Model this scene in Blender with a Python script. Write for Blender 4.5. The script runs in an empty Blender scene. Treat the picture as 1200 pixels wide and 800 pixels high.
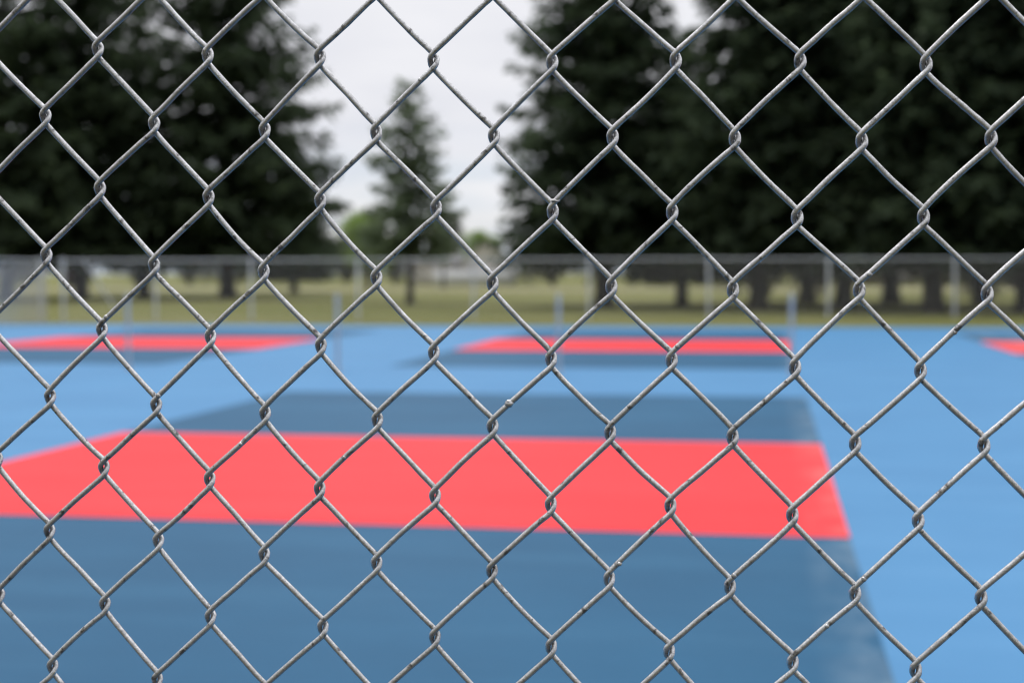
import bpy, math, random
import numpy as np
from mathutils import Matrix, Vector

random.seed(7)
rng = np.random.default_rng(11)
PI = math.pi
scene = bpy.context.scene
COL = scene.collection

# ------------------------------------------------------------------ helpers
def mesh_np(name, verts, faces_list, mat=None, smooth=False):
    """verts (n,3); faces_list: list of int arrays (m,k)"""
    me = bpy.data.meshes.new(name)
    verts = np.asarray(verts, np.float32)
    me.vertices.add(len(verts))
    me.vertices.foreach_set('co', verts.ravel())
    nl = sum(f.size for f in faces_list)
    nf = sum(len(f) for f in faces_list)
    me.loops.add(nl)
    me.polygons.add(nf)
    me.loops.foreach_set('vertex_index', np.concatenate([np.asarray(f, np.int32).ravel() for f in faces_list]))
    tot = np.concatenate([np.full(len(f), f.shape[1], np.int32) for f in faces_list])
    start = np.concatenate([[0], np.cumsum(tot)[:-1]]).astype(np.int32)
    me.polygons.foreach_set('loop_start', start)
    me.polygons.foreach_set('loop_total', tot)
    if smooth:
        me.polygons.foreach_set('use_smooth', np.ones(nf, bool))
    me.update(calc_edges=True)
    me.validate()
    if mat: me.materials.append(mat)
    return me

class MB:
    """collects shapes into one mesh"""
    def __init__(self): self.v = []; self.f = {}; self.n = 0
    def add(self, v, faces):
        v = np.asarray(v, float)
        for f in faces:
            f = np.asarray(f, int)
            self.f.setdefault(f.shape[1], []).append(f + self.n)
        self.v.append(v); self.n += len(v)
    def box(self, x0, x1, y0, y1, z0, z1):
        v = [(x, y, z) for z in (z0, z1) for y in (y0, y1) for x in (x0, x1)]
        self.add(v, [np.array([(0,2,3,1),(4,5,7,6),(0,1,5,4),(2,6,7,3),(0,4,6,2),(1,3,7,5)])])
    def poly(self, pts):
        self.add(pts, [np.arange(len(pts))[None, :]])
    def tube(self, P, R, n=8, caps=True):
        v, f = tube(P, R, n); self.add(v, [f])
        if caps:
            self.poly(v[:n][::-1]); self.poly(v[-n:])
    def build(self, name, mat, parent=None, smooth=False):
        me = mesh_np(name, np.concatenate(self.v), [np.concatenate(a) for a in self.f.values()], mat, smooth)
        o = bpy.data.objects.new(name, me); COL.objects.link(o)
        if parent: o.parent = parent
        return o

def tube(P, R, n=8):
    P = np.asarray(P, float); m = len(P)
    R = np.broadcast_to(np.asarray(R, float), (m,))
    T = np.gradient(P, axis=0); T /= np.linalg.norm(T, axis=1)[:, None] + 1e-12
    up = np.array([0.31, 0.93, 0.2]) if abs(T[0][2]) > .6 or abs(T[0][0]) > .8 else np.array([0.1, 0.2, 1.0])
    N = np.cross(T, up); N /= np.linalg.norm(N, axis=1)[:, None] + 1e-12
    B = np.cross(T, N)
    a = np.arange(n) * 2 * PI / n
    v = P[:, None] + R[:, None, None] * (np.cos(a)[None, :, None] * N[:, None] + np.sin(a)[None, :, None] * B[:, None])
    i = np.arange(m - 1)[:, None] * n; j = np.arange(n)[None, :]; k = (j + 1) % n
    f = np.stack([i + j, i + k, i + n + k, i + n + j], -1).reshape(-1, 4)
    return v.reshape(-1, 3), f

def empty(name, loc=(0,0,0), rz=0):
    o = bpy.data.objects.new(name, None); COL.objects.link(o)
    o.location = loc; o.rotation_euler = (0,0,rz); o.empty_display_size = .2
    return o
def tag(o, label=None, cat=None, group=None, kind=None):
    if label: o['label'] = label
    if cat: o['category'] = cat
    if group: o['group'] = group
    if kind: o['kind'] = kind
    return o
def copy_tree(o, parent=None):
    c = o.copy(); COL.objects.link(c)
    if parent: c.parent = parent
    for ch in list(o.children): copy_tree(ch, c)
    return c

# ------------------------------------------------------------------ materials
def new_mat(name):
    m = bpy.data.materials.new(name); m.use_nodes = True
    nt = m.node_tree; b = nt.nodes['Principled BSDF']
    return m, nt, b
def N(nt, t, **kw):
    n = nt.nodes.new(t)
    for k, v in kw.items(): setattr(n, k, v)
    return n
def noise(nt, scale, detail=4, rough=.55, vec=None):
    n = N(nt, 'ShaderNodeTexNoise'); n.inputs['Scale'].default_value = scale
    n.inputs['Detail'].default_value = detail; n.inputs['Roughness'].default_value = rough
    if vec is not None: nt.links.new(vec, n.inputs['Vector'])
    return n
def ramp(nt, fac, stops):
    r = N(nt, 'ShaderNodeValToRGB')
    while len(r.color_ramp.elements) < len(stops): r.color_ramp.elements.new(.5)
    for e, (p, c) in zip(r.color_ramp.elements, stops):
        e.position = p; e.color = (c if len(c) == 4 else (*c, 1)) if not isinstance(c, (int, float)) else (c, c, c, 1)
    nt.links.new(fac, r.inputs['Fac']); return r
def mixc(nt, fac, a, b, mode='MIX'):
    m = N(nt, 'ShaderNodeMix', data_type='RGBA', blend_type=mode)
    for sock, val in ((m.inputs[0], fac), (m.inputs[6], a), (m.inputs[7], b)):
        if isinstance(val, (int, float)): sock.default_value = val
        elif isinstance(val, tuple): sock.default_value = (*val, 1)
        else: nt.links.new(val, sock)
    return m.outputs[2]
def objco(nt): return N(nt, 'ShaderNodeTexCoord').outputs['Object']
def geopos(nt): return N(nt, 'ShaderNodeNewGeometry').outputs['Position']
def bump(nt, b, h, strength, dist):
    n = N(nt, 'ShaderNodeBump'); n.inputs['Strength'].default_value = strength; n.inputs['Distance'].default_value = dist
    nt.links.new(h, n.inputs['Height']); nt.links.new(n.outputs[0], b.inputs['Normal'])
def mapping(nt, vec, scale):
    m = N(nt, 'ShaderNodeMapping'); m.inputs['Scale'].default_value = scale
    nt.links.new(vec, m.inputs['Vector']); return m.outputs[0]

def court_mat(name, base, dark, pale, rough=.62, edge=None):
    m, nt, b = new_mat(name); p = geopos(nt)
    n1 = noise(nt, .55, 5, .6, p)
    n2 = noise(nt, 1.0, 5, .6, mapping(nt, p, (.35, 2.2, 1)))
    n3 = noise(nt, 90, 3, .6, p)
    c = mixc(nt, ramp(nt, n1.outputs[0], [(.36, 0), (.62, 1)]).outputs[0], base, dark)
    c = mixc(nt, ramp(nt, n2.outputs[0], [(.48, 0), (.76, .5)]).outputs[0], c, pale)
    c = mixc(nt, ramp(nt, n3.outputs[0], [(.35, .35), (.6, 0)]).outputs[0], c, tuple(x*.75 for x in base))
    if edge:   # chalky scuffs where the coats meet along one sideline
        x0, col = edge
        sx = N(nt, 'ShaderNodeSeparateXYZ'); nt.links.new(p, sx.inputs[0])
        d = N(nt, 'ShaderNodeMath', operation='SUBTRACT'); nt.links.new(sx.outputs[0], d.inputs[0]); d.inputs[1].default_value = x0
        mr = N(nt, 'ShaderNodeMapRange'); nt.links.new(d.outputs[0], mr.inputs[0])
        mr.inputs[1].default_value = -.26; mr.inputs[2].default_value = -.02
        n4 = noise(nt, 1.6, 6, .65, mapping(nt, p, (1.5, .7, 1)))
        mu = N(nt, 'ShaderNodeMath', operation='MULTIPLY'); nt.links.new(mr.outputs[0], mu.inputs[0]); 
        r4 = ramp(nt, n4.outputs[0], [(.42, 0), (.68, .62)]); nt.links.new(r4.outputs[0], mu.inputs[1])
        c = mixc(nt, mu.outputs[0], c, col)
    nt.links.new(c, b.inputs['Base Color'])
    b.inputs['Roughness'].default_value = rough
    b.inputs['Specular IOR Level'].default_value = .18
    bump(nt, b, n3.outputs[0], .25, .002)
    return m

RIGHT = .44            # right sideline of the near court
M_light = court_mat('light_blue_acrylic', (.080, .250, .46), (.071, .226, .425), (.108, .285, .50))
M_dark = court_mat('slate_blue_acrylic', (.015, .104, .205), (.011, .086, .175), (.032, .140, .25), edge=(RIGHT, (.22, .31, .38)))
M_red = court_mat('coral_red_acrylic', (.86, .038, .045), (.77, .031, .038), (.84, .062, .070), edge=(RIGHT, (.85, .22, .20)))

def grass_mat():
    m, nt, b = new_mat('mown_grass'); p = geopos(nt)
    n1 = noise(nt, .09, 5, .6, p); n2 = noise(nt, 3.5, 4, .7, p); n3 = noise(nt, 40, 3, .7, p)
    c = mixc(nt, ramp(nt, n1.outputs[0], [(.36, 0), (.62, 1)]).outputs[0], (.19, .20, .055), (.33, .31, .14))
    c = mixc(nt, ramp(nt, n2.outputs[0], [(.35, .6), (.65, 0)]).outputs[0], c, (.13, .15, .04))
    c = mixc(nt, ramp(nt, n3.outputs[0], [(.3, .5), (.6, 0)]).outputs[0], c, (.09, .105, .03))
    nt.links.new(c, b.inputs['Base Color']); b.inputs['Roughness'].default_value = .95
    b.inputs['Specular IOR Level'].default_value = .1
    bump(nt, b, n3.outputs[0], .9, .05)
    return m
def plain_mat(name, c, var=.25, scale=6, rough=.8, metal=0, bmp=0):
    m, nt, b = new_mat(name); p = objco(nt)
    n = noise(nt, scale, 5, .6, p)
    cc = mixc(nt, ramp(nt, n.outputs[0], [(.3, 0), (.7, 1)]).outputs[0], tuple(x*(1-var) for x in c), tuple(min(1, x*(1+var)) for x in c))
    nt.links.new(cc, b.inputs['Base Color']); b.inputs['Roughness'].default_value = rough; b.inputs['Metallic'].default_value = metal
    if bmp: bump(nt, b, n.outputs[0], .6, bmp)
    return m
def foliage_mat(name, c1, c2, c3):
    m, nt, b = new_mat(name)
    p = objco(nt); n1 = noise(nt, .8, 4, .6, p); n2 = noise(nt, 6, 2, .6, p)
    g = N(nt, 'ShaderNodeNewGeometry')
    c = mixc(nt, ramp(nt, n1.outputs[0], [(.35, 0), (.65, 1)]).outputs[0], c1, c2)
    c = mixc(nt, ramp(nt, g.outputs['Random Per Island'], [(.6, 0), (1, .8)]).outputs[0], c, c3)
    nt.links.new(c, b.inputs['Base Color']); b.inputs['Roughness'].default_value = .7
    b.inputs['Specular IOR Level'].default_value = .25
    tl = N(nt, 'ShaderNodeBsdfTranslucent'); nt.links.new(c, tl.inputs[0])
    mx = N(nt, 'ShaderNodeMixShader'); mx.inputs[0].default_value = .5
    nt.links.new(b.outputs[0], mx.inputs[1]); nt.links.new(tl.outputs[0], mx.inputs[2])
    nt.links.new(mx.outputs[0], nt.nodes['Material Output'].inputs[0])
    return m

def wire_mat():
    m, nt, b = new_mat('weathered_galvanised_wire'); p = objco(nt)
    n1 = noise(nt, 95, 5, .65, p)            # broad zinc mottling
    n2 = noise(nt, 420, 5, .7, p)            # grain
    n3 = noise(nt, 150, 3, .6, p)            # dirt patches
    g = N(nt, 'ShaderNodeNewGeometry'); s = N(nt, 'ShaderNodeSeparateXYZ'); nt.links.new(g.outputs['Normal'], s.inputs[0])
    c = mixc(nt, ramp(nt, n1.outputs[0], [(.32, 0), (.68, 1)]).outputs[0], (.55, .55, .545), (.80, .80, .795))
    n6 = noise(nt, 14, 2, .5, p)
    c = mixc(nt, ramp(nt, n6.outputs[0], [(.35, .35), (.6, 0)]).outputs[0], c, (.38, .375, .36))
    c = mixc(nt, ramp(nt, n2.outputs[0], [(.34, .45), (.54, 0)]).outputs[0], c, (.24, .23, .22))
    spots = ramp(nt, n3.outputs[0], [(.60, 0), (.68, .8)])
    c = mixc(nt, spots.outputs[0], c, (.045, .04, .036))
    n5 = noise(nt, 900, 4, .7, p)
    c = mixc(nt, ramp(nt, n5.outputs[0], [(.36, .4), (.5, 0)]).outputs[0], c, (.16, .15, .145))
    vor = N(nt, 'ShaderNodeTexVoronoi'); vor.inputs['Scale'].default_value = 85; nt.links.new(mixc(nt, .012, p, noise(nt, 300, 3, .6, p).outputs['Color']), vor.inputs['Vector'])
    c = mixc(nt, ramp(nt, vor.outputs['Distance'], [(.06, .7), (.16, 0)]).outputs[0], c, (.07, .06, .055))
    dirt_shade = N(nt, 'ShaderNodeMapRange'); nt.links.new(s.outputs[2], dirt_shade.inputs[0])  # underside darkening: dirt plus shade put into the wire colour
    dirt_shade.inputs[1].default_value = .15; dirt_shade.inputs[2].default_value = -.7; dirt_shade.inputs[4].default_value = .82
    c = mixc(nt, dirt_shade.outputs[0], c, (.09, .085, .08))
    nt.links.new(c, b.inputs['Base Color'])
    b.inputs['Metallic'].default_value = .9
    r = ramp(nt, n2.outputs[0], [(.3, .42), (.7, .2)]); nt.links.new(r.outputs[0], b.inputs['Roughness'])
    bump(nt, b, n5.outputs[0], .4, .0005)
    return m

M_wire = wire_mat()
M_grass = grass_mat()
M_galv = plain_mat('galvanised_pipe', (.60, .63, .68), .12, 14, .5, 0)
M_farwire = plain_mat('dull_fence_wire', (.62, .62, .63), .12, 5, .6, 0)
M_post = plain_mat('grey_painted_post', (.46, .50, .56), .10, 20, .55, .1)
M_concrete = plain_mat('weathered_concrete', (.30, .29, .27), .2, 5, .9, 0, .01)
M_bark = plain_mat('dark_bark', (.040, .034, .030), .4, 9, .95, 0, .04)
M_spruce = foliage_mat('spruce_needles', (.064, .092, .056), (.090, .125, .070), (.125, .175, .085))
M_young = foliage_mat('young_spruce_needles', (.155, .205, .125), (.19, .245, .145), (.23, .29, .16))
M_leaf = foliage_mat('dark_leaves', (.085, .09, .075), (.11, .115, .09), (.14, .15, .105))
M_leaf_l = foliage_mat('pale_leaves', (.22, .32, .085), (.28, .39, .115), (.33, .44, .15))
M_leaf_r = foliage_mat('dull_red_leaves', (.075, .022, .014), (.095, .03, .018), (.12, .04, .02))
M_white = plain_mat('white_siding', (.80, .80, .82), .04, 2, .7)
M_pale = plain_mat('pale_siding', (.66, .62, .58), .06, 2, .8)
M_tan = plain_mat('tan_siding', (.36, .31, .25), .08, 2, .8)
M_roof = plain_mat('grey_shingles', (.28, .27, .27), .2, 8, .9)
M_brick = plain_mat('red_door_paint', (.30, .10, .075), .15, 6, .7)
M_glass = plain_mat('window_glass', (.05, .06, .07), .1, 3, .15)

# ------------------------------------------------------------------ camera (1.42 m up, looking over the courts)
F_PX, H, PITCH, ROLL, YAW = 1708.7, 1.4226, .04743, -.00294, .17336
cam = bpy.data.cameras.new('camera'); camo = bpy.data.objects.new('camera', cam); COL.objects.link(camo)
camo.matrix_world = (Matrix.Translation((0,0,H)) @ Matrix.Rotation(YAW, 4, 'Z') @ Matrix.Rotation(PI/2 - PITCH, 4, 'X') @ Matrix.Rotation(ROLL, 4, 'Z'))
cam.sensor_fit = 'HORIZONTAL'; cam.sensor_width = 36; cam.lens = F_PX/1200*36
cam.clip_start = .05; cam.clip_end = 3000
cam.dof.use_dof = True; cam.dof.focus_distance = .842; cam.dof.aperture_fstop = 7.4; cam.dof.aperture_blades = 0
scene.camera = camo

# ------------------------------------------------------------------ light
SUN_EL, SUN_AZ = math.radians(60), math.radians(-32)       # azimuth from +Y towards +X
w = bpy.data.worlds.new('World'); scene.world = w; w.use_nodes = True
nt = w.node_tree; nt.nodes.clear()
out = N(nt, 'ShaderNodeOutputWorld')
sky = N(nt, 'ShaderNodeTexSky', sky_type='NISHITA'); sky.sun_disc = False
sky.sun_elevation = SUN_EL; sky.sun_rotation = SUN_AZ
b1 = N(nt, 'ShaderNodeBackground'); nt.links.new(sky.outputs[0], b1.inputs[0]); b1.inputs[1].default_value = .12
tc = N(nt, 'ShaderNodeTexCoord').outputs['Generated']
cl = noise(nt, 2.2, 6, .55, mapping(nt, tc, (1, 1, 3.2)))
cl2 = noise(nt, 5, 5, .55, mapping(nt, tc, (1, 1, 5)))
ccol = ramp(nt, cl2.outputs[0], [(.3, (.78, .79, .85)), (.7, (.91, .91, .945))])
sep = N(nt, 'ShaderNodeSeparateXYZ'); nt.links.new(tc, sep.inputs[0])
bk = N(nt, 'ShaderNodeMapRange'); nt.links.new(sep.outputs[1], bk.inputs[0])        # unseen sky behind the viewer, dimmed to darken the wire fronts
bk.inputs[1].default_value = .35; bk.inputs[2].default_value = -.7; bk.inputs[3].default_value = 1.0; bk.inputs[4].default_value = .5
el = N(nt, 'ShaderNodeMapRange'); nt.links.new(sep.outputs[2], el.inputs[0])
el.inputs[1].default_value = .25; el.inputs[2].default_value = .9; el.inputs[3].default_value = 1.0; el.inputs[4].default_value = 2.5
mul = N(nt, 'ShaderNodeMath', operation='MULTIPLY'); nt.links.new(bk.outputs[0], mul.inputs[0]); nt.links.new(el.outputs[0], mul.inputs[1])
b2 = N(nt, 'ShaderNodeBackground'); nt.links.new(ccol.outputs[0], b2.inputs[0]); nt.links.new(mul.outputs[0], b2.inputs[1])
hz = N(nt, 'ShaderNodeMapRange'); nt.links.new(sep.outputs[2], hz.inputs[0])   # thin bluer gap low over the horizon
hz.inputs[1].default_value = .11; hz.inputs[2].default_value = .02; hz.inputs[4].default_value = .8
hn = ramp(nt, noise(nt, 7, 4, .5, mapping(nt, tc, (1, 1, 9))).outputs[0], [(.38, 0), (.6, 1)])
hm = N(nt, 'ShaderNodeMath', operation='MULTIPLY'); nt.links.new(hz.outputs[0], hm.inputs[0]); nt.links.new(hn.outputs[0], hm.inputs[1])
nt.links.new(mixc(nt, hm.outputs[0], ccol.outputs[0], (.56, .67, .80)), b2.inputs[0])
fac = ramp(nt, cl.outputs[0], [(.36, .80), (.52, .99)])
mx = N(nt, 'ShaderNodeMixShader'); nt.links.new(fac.outputs[0], mx.inputs[0]); nt.links.new(b1.outputs[0], mx.inputs[1]); nt.links.new(b2.outputs[0], mx.inputs[2])
nt.links.new(mx.outputs[0], out.inputs[0])
sl = bpy.data.lights.new('sun', 'SUN'); sl.energy = 1.0; sl.angle = math.radians(14); sl.color = (1, .96, .9)
so = bpy.data.objects.new('sun', sl); COL.objects.link(so)
d = Vector((math.sin(SUN_AZ)*math.cos(SUN_EL), math.cos(SUN_AZ)*math.cos(SUN_EL), math.sin(SUN_EL)))
so.rotation_euler = d.to_track_quat('Z', 'Y').to_euler(); so.location = (20, 40, 60)

# ------------------------------------------------------------------ ground and courts
def sheet(name, x0, x1, y0, y1, z, mat):
    b = MB(); b.poly([(x0,y0,z),(x1,y0,z),(x1,y1,z),(x0,y1,z)])
    return tag(b.build(name, mat), kind='structure')
b = MB()
g = 1500; b.poly([(-g,-g,-.012),(g,-g,-.012),(g,g,-.012),(-g,g,-.012)])
tag(b.build('ground', M_grass), kind='structure')
sheet('added_grey_strip', -21.4, 45, -3.2, .40, -.003, plain_mat('neutral_reflect_grey', (.10, .098, .096), .2, 5, .9))  # grey strip added out of view to give the wires neutral reflections
sheet('court_paving', -21.4, 45, .55, 38.0, 0, M_light)
sheet('mowing_kerb', -21.4, 45, .40, .55, -.002, M_concrete)
PITCHX, CY1, CY2 = 9.85, 10.03, 28.2
for row, cy in enumerate((CY1, CY2)):
    for k in (-1, 0, 1, 2):
        x1 = RIGHT + k*PITCHX
        tag(sheet('court_surface', x1-6.1, x1, cy-6.7, cy+6.7, .004, M_dark))
        tag(sheet('court_red_zone', x1-6.1-.002, x1+.002, cy-2.134, cy+2.134, .008, M_red))
# worn dirt path far out on the field
b = MB(); pts = [(-130, 128), (-60, 118), (-20, 112), (20, 112), (70, 122)]
for (xa, ya), (xb, yb) in zip(pts, pts[1:]):
    b.poly([(xa,ya,-.004),(xb,yb,-.004),(xb,yb+9,-.004),(xa,ya+9,-.004)])
tag(b.build('dirt_path', plain_mat('dry_path', (.36, .31, .23), .2, .3, .95)), kind='structure')

# ------------------------------------------------------------------ the near chain link fence (sharp)
FD, FPHI, FX0, FZ0, FB, FA, FSH, FTI = .83141, .01509, -.15648, -.05248, .06877, .084, -.03874, -.00745
SAG = {-8:3.29,-7:2.17,-6:.96,-5:.06,-4:-.68,-3:-.93,-2:-1.59,-1:-2.02,0:-2.33,1:-2.22,2:-1.03,3:.14,4:-.28,5:.31,6:.64,7:1.31,8:2.5}
def sag(i):
    if i in SAG: return SAG[i]/1000
    return (-2.1 + 5.2*math.sin(PI*i/17)**2)/1000
jit = {}
def knot(i, j):
    if (i, j) not in jit: jit[(i, j)] = (random.gauss(0, .00045), random.gauss(0, .0006), random.gauss(0, .0006))
    a, b_, c = jit[(i, j)]
    x = FX0 + i*FB/2 + FTI*j*FA/2
    z = H + FZ0 - j*FA/2 + FSH*x + sag(i)
    n = .0012*math.sin(i*.7 + j*.3)
    return np.array([x + a, c + n, z + b_])          # x along the fence, second axis away from the viewer
fence = empty('chain_link_fence', (0, FD, 0), FPHI)
tag(fence, 'weathered galvanised chain link fence right in front, its diamond mesh sharp across the whole view', 'fence')
RW = .00168
E_, R_ = .0018, .0019
LEFT = [(.0008,-R_,.0052), (-.0014,-.74*R_,.0023), (-E_,0,0), (-.0014,.74*R_,-.0023), (.0008,R_,-.0052)]
RGHT = [(-.0008,R_,.0052), (.0014,.74*R_,.0023), (E_,0,0), (.0014,-.74*R_,-.0023), (-.0008,-R_,-.0052)]
def catmull(P, per):
    P = np.asarray(P); out = []
    Q = np.vstack([2*P[0]-P[1], P, 2*P[-1]-P[-2]])
    for k in range(1, len(Q)-2):
        t = np.linspace(0, 1, per, endpoint=False)[:, None]
        a, b_, c, d_ = Q[k-1], Q[k], Q[k+1], Q[k+2]
        out.append(.5*((2*b_) + (c-a)*t + (2*a-5*b_+4*c-d_)*t*t + (3*b_-a-3*c+d_)*t**3))
    out.append(Q[-2][None]); return np.vstack(out)
JT, JB = -12, 31            # rows above and below
def strand(s):
    near = -10 <= s <= 10
    per, sides = (3, 12) if near else (2, 6)
    pts = []
    prev = None
    for j in range(JT, JB):
        left = ((s + j) % 2 != 0)
        i = s if left else s + 1
        K = knot(i, j)
        loop = [K + np.array(q) for q in (LEFT if left else RGHT)]
        if prev is not None:
            a, c = prev, loop[0]
            d_ = c - a; nrm = np.array([-d_[2], 0, d_[0]]); nrm /= np.linalg.norm(nrm)
            if nrm[2] < 0: nrm = -nrm
            bow = (random.gauss(.00015, .0003) if left else random.gauss(-.0003, .0003))
            for t in (.2, .5, .8):
                pts.append(a + d_*t + nrm*bow*4*t*(1-t) + np.array([0, random.gauss(0, .0001), random.gauss(0, .00012)]))
        pts += loop; prev = loop[-1]
    P = catmull(pts, per)
    m = len(P)
    rr = RW*(1 + .025*np.convolve(rng.normal(size=m), np.ones(5)/5, 'same') + .02*rng.normal(size=m)*(1 if near else 0))
    bmesh_ = MB(); bmesh_.tube(P, rr, sides)
    if s == 0:                       # a frozen zinc drip half way along one strand
        for (jj, off) in ((5, (.0125, -.0024, .0135)),):
            pass
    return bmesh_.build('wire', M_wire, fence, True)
strands = {s: strand(s) for s in range(-40, 42)}
def blob(name, c, r, parent, stretch=(1,1,1), nlat=7, nlon=10):
    v = []; f = []
    for a in range(nlat+1):
        th = PI*a/nlat
        for o in range(nlon):
            ph = 2*PI*o/nlon; k = 1 + .18*math.sin(3*ph+a) + .1*math.cos(2*a+ph)
            v.append((c[0]+r*stretch[0]*k*math.sin(th)*math.cos(ph), c[1]+r*stretch[1]*k*math.sin(th)*math.sin(ph), c[2]+r*stretch[2]*math.cos(th)))
    f = np.array([(a*nlon+o, a*nlon+(o+1)%nlon, (a+1)*nlon+(o+1)%nlon, (a+1)*nlon+o) for a in range(nlat) for o in range(nlon)])
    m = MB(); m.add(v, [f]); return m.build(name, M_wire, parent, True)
# zinc drips left from galvanising: one mid-strand, one pointing tip at a knot, several small beads
def on_front(i, j, t):               # point on the front strand running up-right from knot (i, j)
    a = knot(i, j) + np.array(LEFT[0]); c = knot(i+1, j-1) + np.array(RGHT[4]); p = a + (c-a)*t
    return p
p = on_front(0, 1, .27); blob('zinc_bead', p + np.array([.0006, -.0008, .0010]), .0026, strands[0], (1, .9, .95))
k0 = knot(1, -2)
mt = MB(); q0 = k0 + np.array([.0000, -.0034, .0062])
mt.tube(catmull([q0, q0+np.array([.0012,-.0004,.0002]), q0+np.array([.0030,-.0003,-.0002]), q0+np.array([.0046,-.0001,.0002])], 5), np.linspace(.0011, .00055, 16), 8)
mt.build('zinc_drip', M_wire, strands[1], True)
for (i, j, t, r) in [(-7,0,.1,.0014),(-5,2,.6,.0012),(-2,-3,.8,.0012),(3,0,.08,.0015),(5,3,.55,.0013),(6,-1,.12,.0016),(2,3,.15,.0013),(4,3,.04,.0016),(7,0,.5,.0012),(-3,2,.45,.0012),(6,3,.1,.0015),(-6,1,.05,.0015),(-4,-1,.3,.0011)]:
    if (i + j) % 2 == 0: j += 1
    pp = on_front(i, j, t); blob('zinc_bead', pp + np.array([random.uniform(-.0006,.0006), -.0013, random.uniform(-.0004,.001)]), r, strands[i], (1.1, .8, 1), 5, 8)
top_z = H + FZ0 - JT*FA/2 + .012
mr_ = MB(); mr_.tube([(-1.62, .022, top_z+.06), (0, .022, top_z+.0), (1.40, .022, top_z-.05)], .021, 16); mr_.build('top_rail', M_galv, fence, True)
for x in (-1.66, 1.44):
    mp = MB(); z1 = top_z + .02 - .037*x; mp.tube([(x,.03,-.02),(x,.03,z1)], .030, 20)
    mp.tube([(x,.03,z1),(x,.03,z1+.02),(x,.03,z1+.04)], [.034,.03,.008], 16)
    mp.build('post', M_galv, fence, True)

# ------------------------------------------------------------------ far fences (real woven mesh, coarser wires)
def far_fence(name, A, B, h, posts, label, brace=None, wr=.0026):
    A = np.array(A, float); B = np.array(B, float); L = np.linalg.norm(B-A); ang = math.atan2(B[1]-A[1], B[0]-A[0])
    o = empty(name, (A[0], A[1], 0), ang); tag(o, label, 'fence', 'fences around the courts')
    m = MB(); pit = .072; n = int(L/pit*2); rows = int((h-.06)/(.082/2))
    zz = .04 + np.arange(rows)*.041
    a3 = np.arange(3)*2*PI/3
    ring = np.stack([np.cos(a3)*wr, np.sin(a3)*wr, 0*a3], -1)
    V = []; Fc = []
    fi = []
    for r in range(rows-1):
        for k in range(3):
            fi.append((r*3+k, r*3+(k+1)%3, r*3+3+(k+1)%3, r*3+3+k))
    fi = np.array(fi)
    for s in range(n):
        x = (s + (np.arange(rows)+s) % 2)*pit/2
        P = np.stack([x, np.where(np.arange(rows)%2==0, .001, -.001), zz], -1)
        V.append((P[:,None]+ring[None]).reshape(-1,3)); Fc.append(fi + s*rows*3)
    m.add(np.vstack(V), [np.vstack(Fc)])
    m.build('mesh_panel', M_farwire, o)
    t = MB(); t.tube([(-.02,.035,h),(L/2,.035,h+.006),(L,.035,h)], .024, 10); t.build('top_rail', M_galv, o, True)
    t = MB(); t.tube([(0,.01,.035),(L,.01,.035)], .004, 6); t.build('bottom_wire', M_farwire, o, True)
    for x in posts:
        p_ = MB(); r = .055 if x < .1 else .045
        p_.tube([(x,-.06,-.03),(x,-.06,h+.03)], r, 14); p_.tube([(x,-.06,h+.03),(x,-.06,h+.06),(x,-.06,h+.075)], [r+.004,r,.01], 12)
        p_.build('post', M_galv, o, True)
    if brace:
        t = MB(); t.tube([brace[0], brace[1]], .03, 10); t.build('brace', M_galv, o, True)
    return o
FA_, FB_ = (-20.7, 40.2), (13.0, 48.6)
far = far_fence('chain_link_fence', FA_, FB_, 1.80, [.19, 2.88, 5.69, 8.86, 12.33, 15.83, 19.5, 23.22, 27.19, 31.2, 34.6],
          'low grey chain link fence with round posts running along the grass behind the courts', ((.75,.04,1.85),(1.75,.04,.25)))
side = far_fence('chain_link_fence', (-20.95, 40.1), (-20.95, 14.0), 1.80, [.3, 3.4, 6.6, 9.8, 13, 16.2, 19.4, 22.6, 25.8],
          'pale chain link side fence seen nearly edge on at the left end of the courts', None, .0062)

# ------------------------------------------------------------------ short posts between the court rows
labels = ['short grey post leftmost of four in front of the far left red zone',
          'short grey post in the gap left of the middle far court, second from the left',
          'short grey post before the middle far court red zone, third from the left',
          'rightmost of the four short grey posts, at the right end of the middle red zone']
proto = empty('short_post'); 
m = MB(); m.tube([(0,0,0),(0,0,1.09)], .030, 14); m.build('pole', M_post, proto, True)
m = MB(); m.tube([(0,0,1.09),(0,0,1.105),(0,0,1.118)], [.034,.030,.008], 14); m.build('cap', M_post, proto, True)
m = MB(); m.box(-.06,.06,-.06,.06,.006,.016); m.build('base_plate', M_post, proto)
def at(px, D): 
    # where a bearing and a distance from the viewer put a thing on the ground plan
    t = (px-600)/F_PX
    return D*(t*math.cos(YAW)-math.sin(YAW)), D*(t*math.sin(YAW)+math.cos(YAW))
for k, x in enumerate((-9.31, -6.10, -2.88, .33)):
    o = proto if k == 0 else copy_tree(proto)
    o.location = (x, 20.25, 0); tag(o, labels[k], 'post', 'short posts between the court rows')

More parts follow.
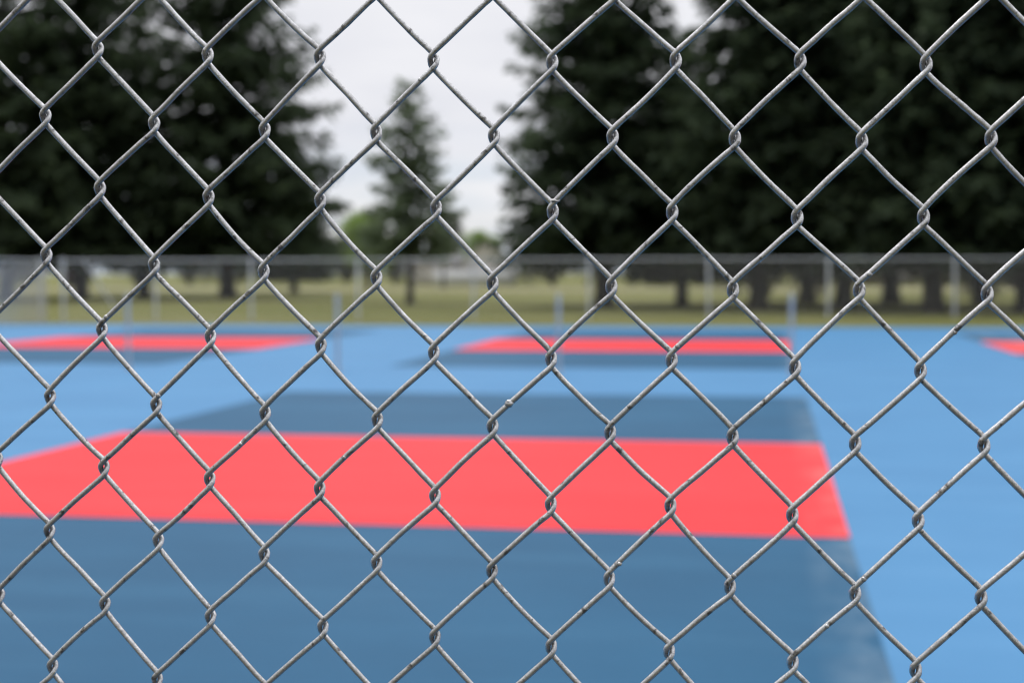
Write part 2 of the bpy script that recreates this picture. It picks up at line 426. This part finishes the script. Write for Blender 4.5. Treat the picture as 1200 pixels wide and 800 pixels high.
# ------------------------------------------------------------------ conifers
def spruce_mesh(h, hw, base, seed, dens=1.0, young=False):
    r = np.random.default_rng(seed)
    V = []; nq = 0
    z = base; br = MB()
    quads = []
    lvl = 0
    while z < h - .25:
        t = (z-base)/(h-base)
        prof = (1-t)**.68 * (.82 + .18*min(1, t*9))
        nb = int(max(4, round((10.5 if not young else 8)*(1-.45*t)*dens)))
        a0 = r.uniform(0, 2*PI)
        for kb in range(nb):
            L = hw*prof*r.uniform(.72, 1.14) + .12
            az = a0 + kb*2*PI/nb + r.uniform(-.3, .3)
            rise = r.uniform(-.10, .28) + .5*t
            droop = (.16 + .16*(1-t))*r.uniform(.5, 1.4)
            ns = max(3, int(L/.26))
            s = (np.arange(ns)+.6)/ns
            R0 = L*s; zz = z + L*(rise*s - droop*s**1.7 + .10*s**4) + r.uniform(-.4,.4)*(1-.7*t)
            zz = np.maximum(zz, base + .25 - .25*r.random(ns))
            ca, sa = math.cos(az), math.sin(az)
            cx, cyy = ca*R0, sa*R0
            if kb % 2 == 0:
                br.tube(np.stack([np.r_[0, cx[::max(1, ns//3)]], np.r_[0, cyy[::max(1, ns//3)]], np.r_[z, zz[::max(1, ns//3)]]], -1), np.linspace(.05*(1-t)+.015, .008, len(np.r_[0, cx[::max(1, ns//3)]])), 4, False)
            # side sprays, drooping twigs
            for side in (-1, 1):
                for rep in range(2):
                    ln = (.20 + .42*L*np.sin(PI*np.clip(s*.92+.06, 0, 1))**.8*.42)*r.uniform(.6, 1.25, ns)
                    fw = r.uniform(.45, 1.15, ns)       # angle from branch
                    dx = ca*np.cos(fw) - side*sa*np.sin(fw); dy = sa*np.cos(fw) + side*ca*np.sin(fw)
                    dz = r.uniform(-1.0, .45, ns)
                    p0 = np.stack([cx, cyy, zz], -1) + r.normal(0, .05, (ns, 3))
                    D_ = np.stack([dx, dy, dz], -1)
                    W_ = np.stack([-dy, dx, 0*dx], -1)*(r.uniform(.11, .21, ns)[:, None]) + np.array([0,0,1])*r.uniform(-.1, .1, ns)[:, None]
                    tip = p0 + D_*ln[:, None]; mid = p0 + D_*ln[:, None]*.55 + np.array([0,0,.03])
                    quads.append(np.stack([p0, mid-W_, tip, mid+W_], 1))
            # spray at the branch end
            tipd = np.array([ca, sa, rise-droop*1.3])
            p0 = np.array([cx[-1], cyy[-1], zz[-1]])
            W_ = np.array([-sa, ca, 0])*.10
            quads.append(np.stack([p0, p0+tipd*.2-W_, p0+tipd*.5, p0+tipd*.2+W_])[None])
        z += (.30 + .20*(1-t))*r.uniform(.8, 1.2)/ (dens**.5)
        lvl += 1
    # leader
    for k in range(14):
        p0 = np.array([0,0,h-.5+.04*k]); a = r.uniform(0, 2*PI); d_ = np.array([math.cos(a), math.sin(a), .6])*(.25-.013*k)
        W_ = np.array([-math.sin(a), math.cos(a), 0])*.04
        quads.append(np.stack([p0, p0+d_*.5-W_, p0+d_, p0+d_*.5+W_])[None])
    Q = np.concatenate(quads); n = len(Q)
    fol = mesh_np('crown', Q.reshape(-1,3), [np.arange(4*n).reshape(n,4)], M_young if young else M_spruce)
    tr = MB(); tz = np.array([-.1, .15, .5, base, h*.5, h*.8, h-.2]); r0 = .013*h + .06
    if young: r0 *= .8
    tr.tube(np.stack([.05*np.sin(tz*.7), .05*np.cos(tz*.5), tz], -1), r0*np.array([1.7, 1.35, 1.12, 1, .6, .28, .06]), 10)
    for k in range(10):          # dead stubs below the crown
        a = r.uniform(0, 2*PI); zz = r.uniform(base*.55, base+.8); l = r.uniform(.5, 1.8)
        tr.tube([(0,0,zz),(math.cos(a)*l*.5,math.sin(a)*l*.5,zz-.05),(math.cos(a)*l,math.sin(a)*l,zz-.3)], [.035,.022,.008], 5, False)
    tr.add(np.concatenate(br.v), [np.concatenate(a) for a in br.f.values()])
    return fol, mesh_np('trunk', np.concatenate(tr.v), [np.concatenate(a) for a in tr.f.values()], M_bark, True)
def tree_from(name, meshes, x, y, rz, s, label, group, sw=None):
    o = empty(name, (x, y, 0), rz); o.scale = ((sw or s), (sw or s), s)
    for nm, me in zip(('crown', 'trunk'), meshes):
        c = bpy.data.objects.new(nm, me); COL.objects.link(c); c.parent = o
    tag(o, label, 'tree', group); return o

big = [spruce_mesh(21, 4.6, 1.9, 3), spruce_mesh(21, 4.8, 2.1, 4), spruce_mesh(21, 4.4, 2.0, 5)]
wide = [spruce_mesh(25, 6.7, 2.4, 8, .78), spruce_mesh(25, 6.0, 2.4, 9, .55)]
G = 'tall dark spruces beyond the courts'
SPR = [  # bearing, distance, variant, scale, width scale, label
 (708, 60, big[0], 1.0, 1.05, 'tall dark spruce whose left edge meets the open sky, leftmost of the right hand group'),
 (800, 63, big[1], .55, .75, 'shorter dark spruce filling the notch of sky in the right hand group'),
 (888, 55, big[2], .95, .95, 'tall dark spruce just right of the sky notch in the right hand group'),
 (945, 67, big[0], .98, 1.0, 'dark spruce set back behind the middle of the right hand group'),
 (990, 56, big[1], .90, .95, 'tall dark spruce in the middle of the right hand group'),
 (1045, 66, big[2], .95, 1.05, 'dark spruce set back between the two front trees near the right edge'),
 (1092, 51, big[0], .95, 1.0, 'large near dark spruce with a thick trunk close to the right edge'),
 (1150, 62, big[1], .95, 1.0, 'dark spruce set back at the right edge'),
 (1205, 50, big[2], .9, 1.0, 'near dark spruce cut by the right edge of the view'),
 (268, 84, wide[0], 1.0, 1.1, 'broad dark spruce with long boughs against the sky, rightmost of the left hand group'),
 (168, 92, wide[1], .95, .95, 'dark spruce with sky showing through its top, second from right in the left hand group'),
 (95, 82, wide[0], 1.02, .95, 'dense dark spruce in the middle of the left hand group'),
 (10, 78, wide[1], 1.0, 1.0, 'dense dark spruce at the left edge of the view'),
 (345, 104, big[1], .5, .8, 'small dark spruce behind the right flank of the broad left hand spruce'),
 (-75, 84, wide[0], .95, 1.0, 'dense dark spruce mostly cut off by the left edge'),
]
for k, (px, D, me, s, sw, lab) in enumerate(SPR):
    x, y = at(px, D); tree_from('spruce_tree', me, x, y, 1.7*k+.4, s, lab, G, sw)
ym = spruce_mesh(10.0, 2.95, 2.2, 21, .9, True)
x, y = at(481, 66); tree_from('young_spruce_tree', ym, x, y, .6, 1, 'slim young spruce standing alone against the pale sky in the middle', None)

# ------------------------------------------------------------------ broadleaf trees and shrubs far out
def leafy_mesh(h, rad, base, seed, mat, n=5200, leaf=.3):
    r = np.random.default_rng(seed)
    lobes = []
    for k in range(15):
        a = r.uniform(0, 2*PI); q = r.uniform(0, .72)*rad; zc = base + (h-base)*r.uniform(.18, .82)
        lobes.append((math.cos(a)*q, math.sin(a)*q, zc, rad*r.uniform(.28, .5)))
    pts = []
    for (lx, ly, lz, lr) in lobes:
        m_ = n//15; d_ = r.normal(size=(m_,3)); d_ /= np.linalg.norm(d_, axis=1)[:,None]
        rr = lr*r.uniform(.35, 1.1, m_)[:,None]
        pts.append(np.array([lx,ly,lz]) + d_*rr*np.array([1,1,.8]))
    P = np.concatenate(pts); P[:,2] = np.maximum(P[:,2], base*.7)
    m_ = len(P); A = r.normal(size=(m_,3)); A /= np.linalg.norm(A,axis=1)[:,None]
    B = np.cross(A, r.normal(size=(m_,3))); B /= np.linalg.norm(B,axis=1)[:,None]
    l = leaf*r.uniform(.6,1.3,m_)[:,None]
    Q = np.stack([P-A*l*.5, P-B*l*.28, P+A*l*.5, P+B*l*.28], 1)
    fol = mesh_np('crown', Q.reshape(-1,3), [np.arange(4*m_).reshape(m_,4)], mat)
    tr = MB(); tr.tube([(0,0,-.1),(0,.03,.4),(.05,0,base),(0,0,h*.7)], [.04*h,.028*h,.022*h,.008*h], 8)
    for (lx,ly,lz,lr) in lobes[:7]:
        tr.tube([(0,0,max(.3,base*.8)),(lx*.5,ly*.5,(base+lz)/2),(lx,ly,lz)], [.015*h,.01*h,.004*h], 5, False)
    return fol, mesh_np('trunk', np.concatenate(tr.v), [np.concatenate(a) for a in tr.f.values()], M_bark, True)
def leafy(name, me, px, D, s, rz, label, cat, group=None, sw=None):
    x, y = at(px, D); o = empty(name, (x,y,0), rz); o.scale = (sw or s, sw or s, s)
    for nm, q in zip(('crown','trunk'), me):
        c = bpy.data.objects.new(nm, q); COL.objects.link(c); c.parent = o
    return tag(o, label, cat, group)
dk = [leafy_mesh(6.5, 4.6, .25, 31, M_leaf, 7800), leafy_mesh(6.5, 4.4, .2, 32, M_leaf, 7800)]
rd = leafy_mesh(6.6, 3.6, 2.6, 34, M_leaf)
pl = leafy_mesh(7.0, 2.9, 1.2, 33, M_leaf_l)
GB = 'bushy trees along the far side of the field'
leafy('leafy_tree', pl, 432, 118, 1.0, 0, 'light green round tree behind the left flank of the young spruce', 'tree')
leafy('leafy_tree', pl, 563, 215, 1.18, 2, 'light green tree above the roof of the pale house', 'tree')
leafy('leafy_tree', rd, 520, 130, .95, 1, 'dark green round tree right of the young spruce, beside the pale house', 'tree', None, .75)
far_spots = [(-40,176,1.1),(30,184,1.2),(98,172,1.05),(160,186,1.2),(222,176,1.1),(285,184,1.15),(345,174,1.05),(405,182,1.1),(462,176,.82),
             (648,150,1.0),(705,156,1.15),(762,150,1.05),(820,158,1.1),(878,150,1.1),(936,158,1.05),(992,150,.95),(1112,152,1.1),(1172,146,1.1),(1232,150,1.1),(900,84,.72),(962,88,.8),(1088,86,.85),(1142,82,.74),(1195,86,.8)]
pos_w = ['at the far left edge','behind the left corner post','behind the diagonal brace','left of the broad spruce trunk','just left of the broad spruce trunk','right of the broad spruce trunk','behind the small left spruce','under the light green tree','under the young spruce',
         'right of the pale house','behind the leftmost right hand trunk','right of the leftmost right hand trunk','under the sky notch','behind the fourth right hand trunk','in the middle of the right hand trunks','left of the tan house','right of the tan house','behind the thick right trunk','at the far right edge','nearer, between the fourth and fifth right hand trunks','nearer, just left of the tan house','nearer, against the thick right trunk','nearer, right of the thick right trunk','nearer, at the right edge']
for k, ((px, D, s), pw) in enumerate(zip(far_spots, pos_w)):
    leafy('leafy_tree', dk[k % 2], px, D, s, k*1.3, 'low dark bushy tree across the field, ' + pw, 'tree', GB)
red = leafy_mesh(2.6, 1.1, .3, 41, M_leaf, 2400, .16)
o = leafy('shrub', red, 88, 92, 1.0, 0, 'dark upright shrub with a dull red patch near the left corner post', 'shrub')
rr_ = np.random.default_rng(5); P = rr_.normal(0, .2, (260,3)) + np.array([.15,-.85,1.2]); A = rr_.normal(size=(260,3))*.07; B = rr_.normal(size=(260,3))*.05
Q = np.stack([P-A, P-B, P+A, P+B], 1)
c = bpy.data.objects.new('red_foliage', mesh_np('red_foliage', Q.reshape(-1,3), [np.arange(1040).reshape(260,4)], M_leaf_r)); COL.objects.link(c); c.parent = o

# ------------------------------------------------------------------ houses across the field
def house(name, px, D, wmat, label, w_=6.4, dpt=8, wall=2.3, ridge=4.6, wing=5.2):
    x, y = at(px, D); o = empty(name, (x, y, 0), YAW); tag(o, label, 'house')
    m = MB(); hw = w_/2
    m.box(-hw, hw, 0, dpt, -.1, wall)
    m.poly([(-hw,0,wall),(hw,0,wall),(0,0,ridge)]); m.poly([(hw,dpt,wall),(-hw,dpt,wall),(0,dpt,ridge)])
    if wing: m.box(-hw-wing, -hw-.003, 1.2, dpt-1, -.1, wall-.15)
    m.build('wall', wmat, o)
    m = MB(); e = .35; t = .14
    for s in (-1, 1):
        sl_ = (ridge-wall)/hw
        a = [(0,-e,ridge+.02),(s*(hw+e),-e,wall-e*sl_+.02),(s*(hw+e),dpt+e,wall-e*sl_+.02),(0,dpt+e,ridge+.02)]
        bq = [(p[0],p[1],p[2]+t) for p in a]
        if s > 0: a, bq = a[::-1], bq[::-1]
        m.add(a+bq, [np.array([(0,1,2,3),(7,6,5,4),(0,4,5,1),(1,5,6,2),(2,6,7,3),(3,7,4,0)])])
    if wing:
        x0, x1 = -hw-wing-.3, -hw-.01; yc = (1.2+dpt-1)/2; zr = wall+1.25
        for ya, yb in ((.8, yc), (dpt-.6, yc)):
            a = [(x0,ya,wall-.2),(x1,ya,wall-.2),(x1,yb,zr),(x0,yb,zr)]; bq = [(p[0],p[1],p[2]+t) for p in a]
            m.add(a+bq, [np.array([(0,1,2,3),(7,6,5,4),(0,4,5,1),(1,5,6,2),(2,6,7,3),(3,7,4,0)])])
        m.poly([(-hw-wing,1.2,wall-.15),(-hw-wing,dpt-1,wall-.15),(-hw-wing,yc,zr-.05)])
    m.build('roof', M_roof, o)
    dr = MB(); dr.box(.6,1.5,-.05,.02,0,2.0); dr.build('door', M_brick if wing else M_roof, o)
    for wx in (-2.1, -.7):
        f = MB(); f.box(wx-.5,wx+.5,-.06,.02,.95,1.95); fo = f.build('window', M_white, o)
        g_ = MB(); g_.box(wx-.42,wx+.42,-.075,-.061,1.03,1.87); g_.build('pane', M_glass, fo)
    return o
house('house', 571, 166, M_pale, 'pale gabled house with a grey roof across the field, left of the right hand spruces', 6.0, 8, 2.4, 5.3, 6.0)
x, y = at(509, 152); vf = empty('board_fence', (x, y, 0), YAW); tag(vf, 'low white board fence across the field in front of the pale house', 'fence')
m = MB()
for k in range(42): m.box(k*.205, k*.205+.2, 0, .03, .05, 1.72 + .02*math.sin(k*2.1))
m.build('boards', M_white, vf)
for k in range(5):
    m = MB(); m.box(k*2.13-.05, k*2.13+.05, .034, .13, -.1, 1.85); m.build('post', M_white, vf)
house('house', 1046, 150, M_tan, 'tan house glimpsed between trunks near the right edge', 5.0, 7, 2.2, 4.0, 0)

# ------------------------------------------------------------------ render settings
scene.render.engine = 'CYCLES'
scene.cycles.use_denoising = True
try:
    scene.cycles.denoiser = 'OPENIMAGEDENOISE'
    scene.cycles.denoising_input_passes = 'RGB_ALBEDO_NORMAL'
    scene.cycles.denoising_prefilter = 'ACCURATE'
except Exception: pass
scene.cycles.max_bounces = 8; scene.cycles.diffuse_bounces = 4; scene.cycles.glossy_bounces = 3; scene.cycles.filter_width = 1.15
scene.cycles.use_adaptive_sampling = True; scene.cycles.adaptive_threshold = .005
scene.view_settings.view_transform = 'Standard'; scene.view_settings.look = 'None'
scene.view_settings.exposure = 0; scene.view_settings.gamma = 1
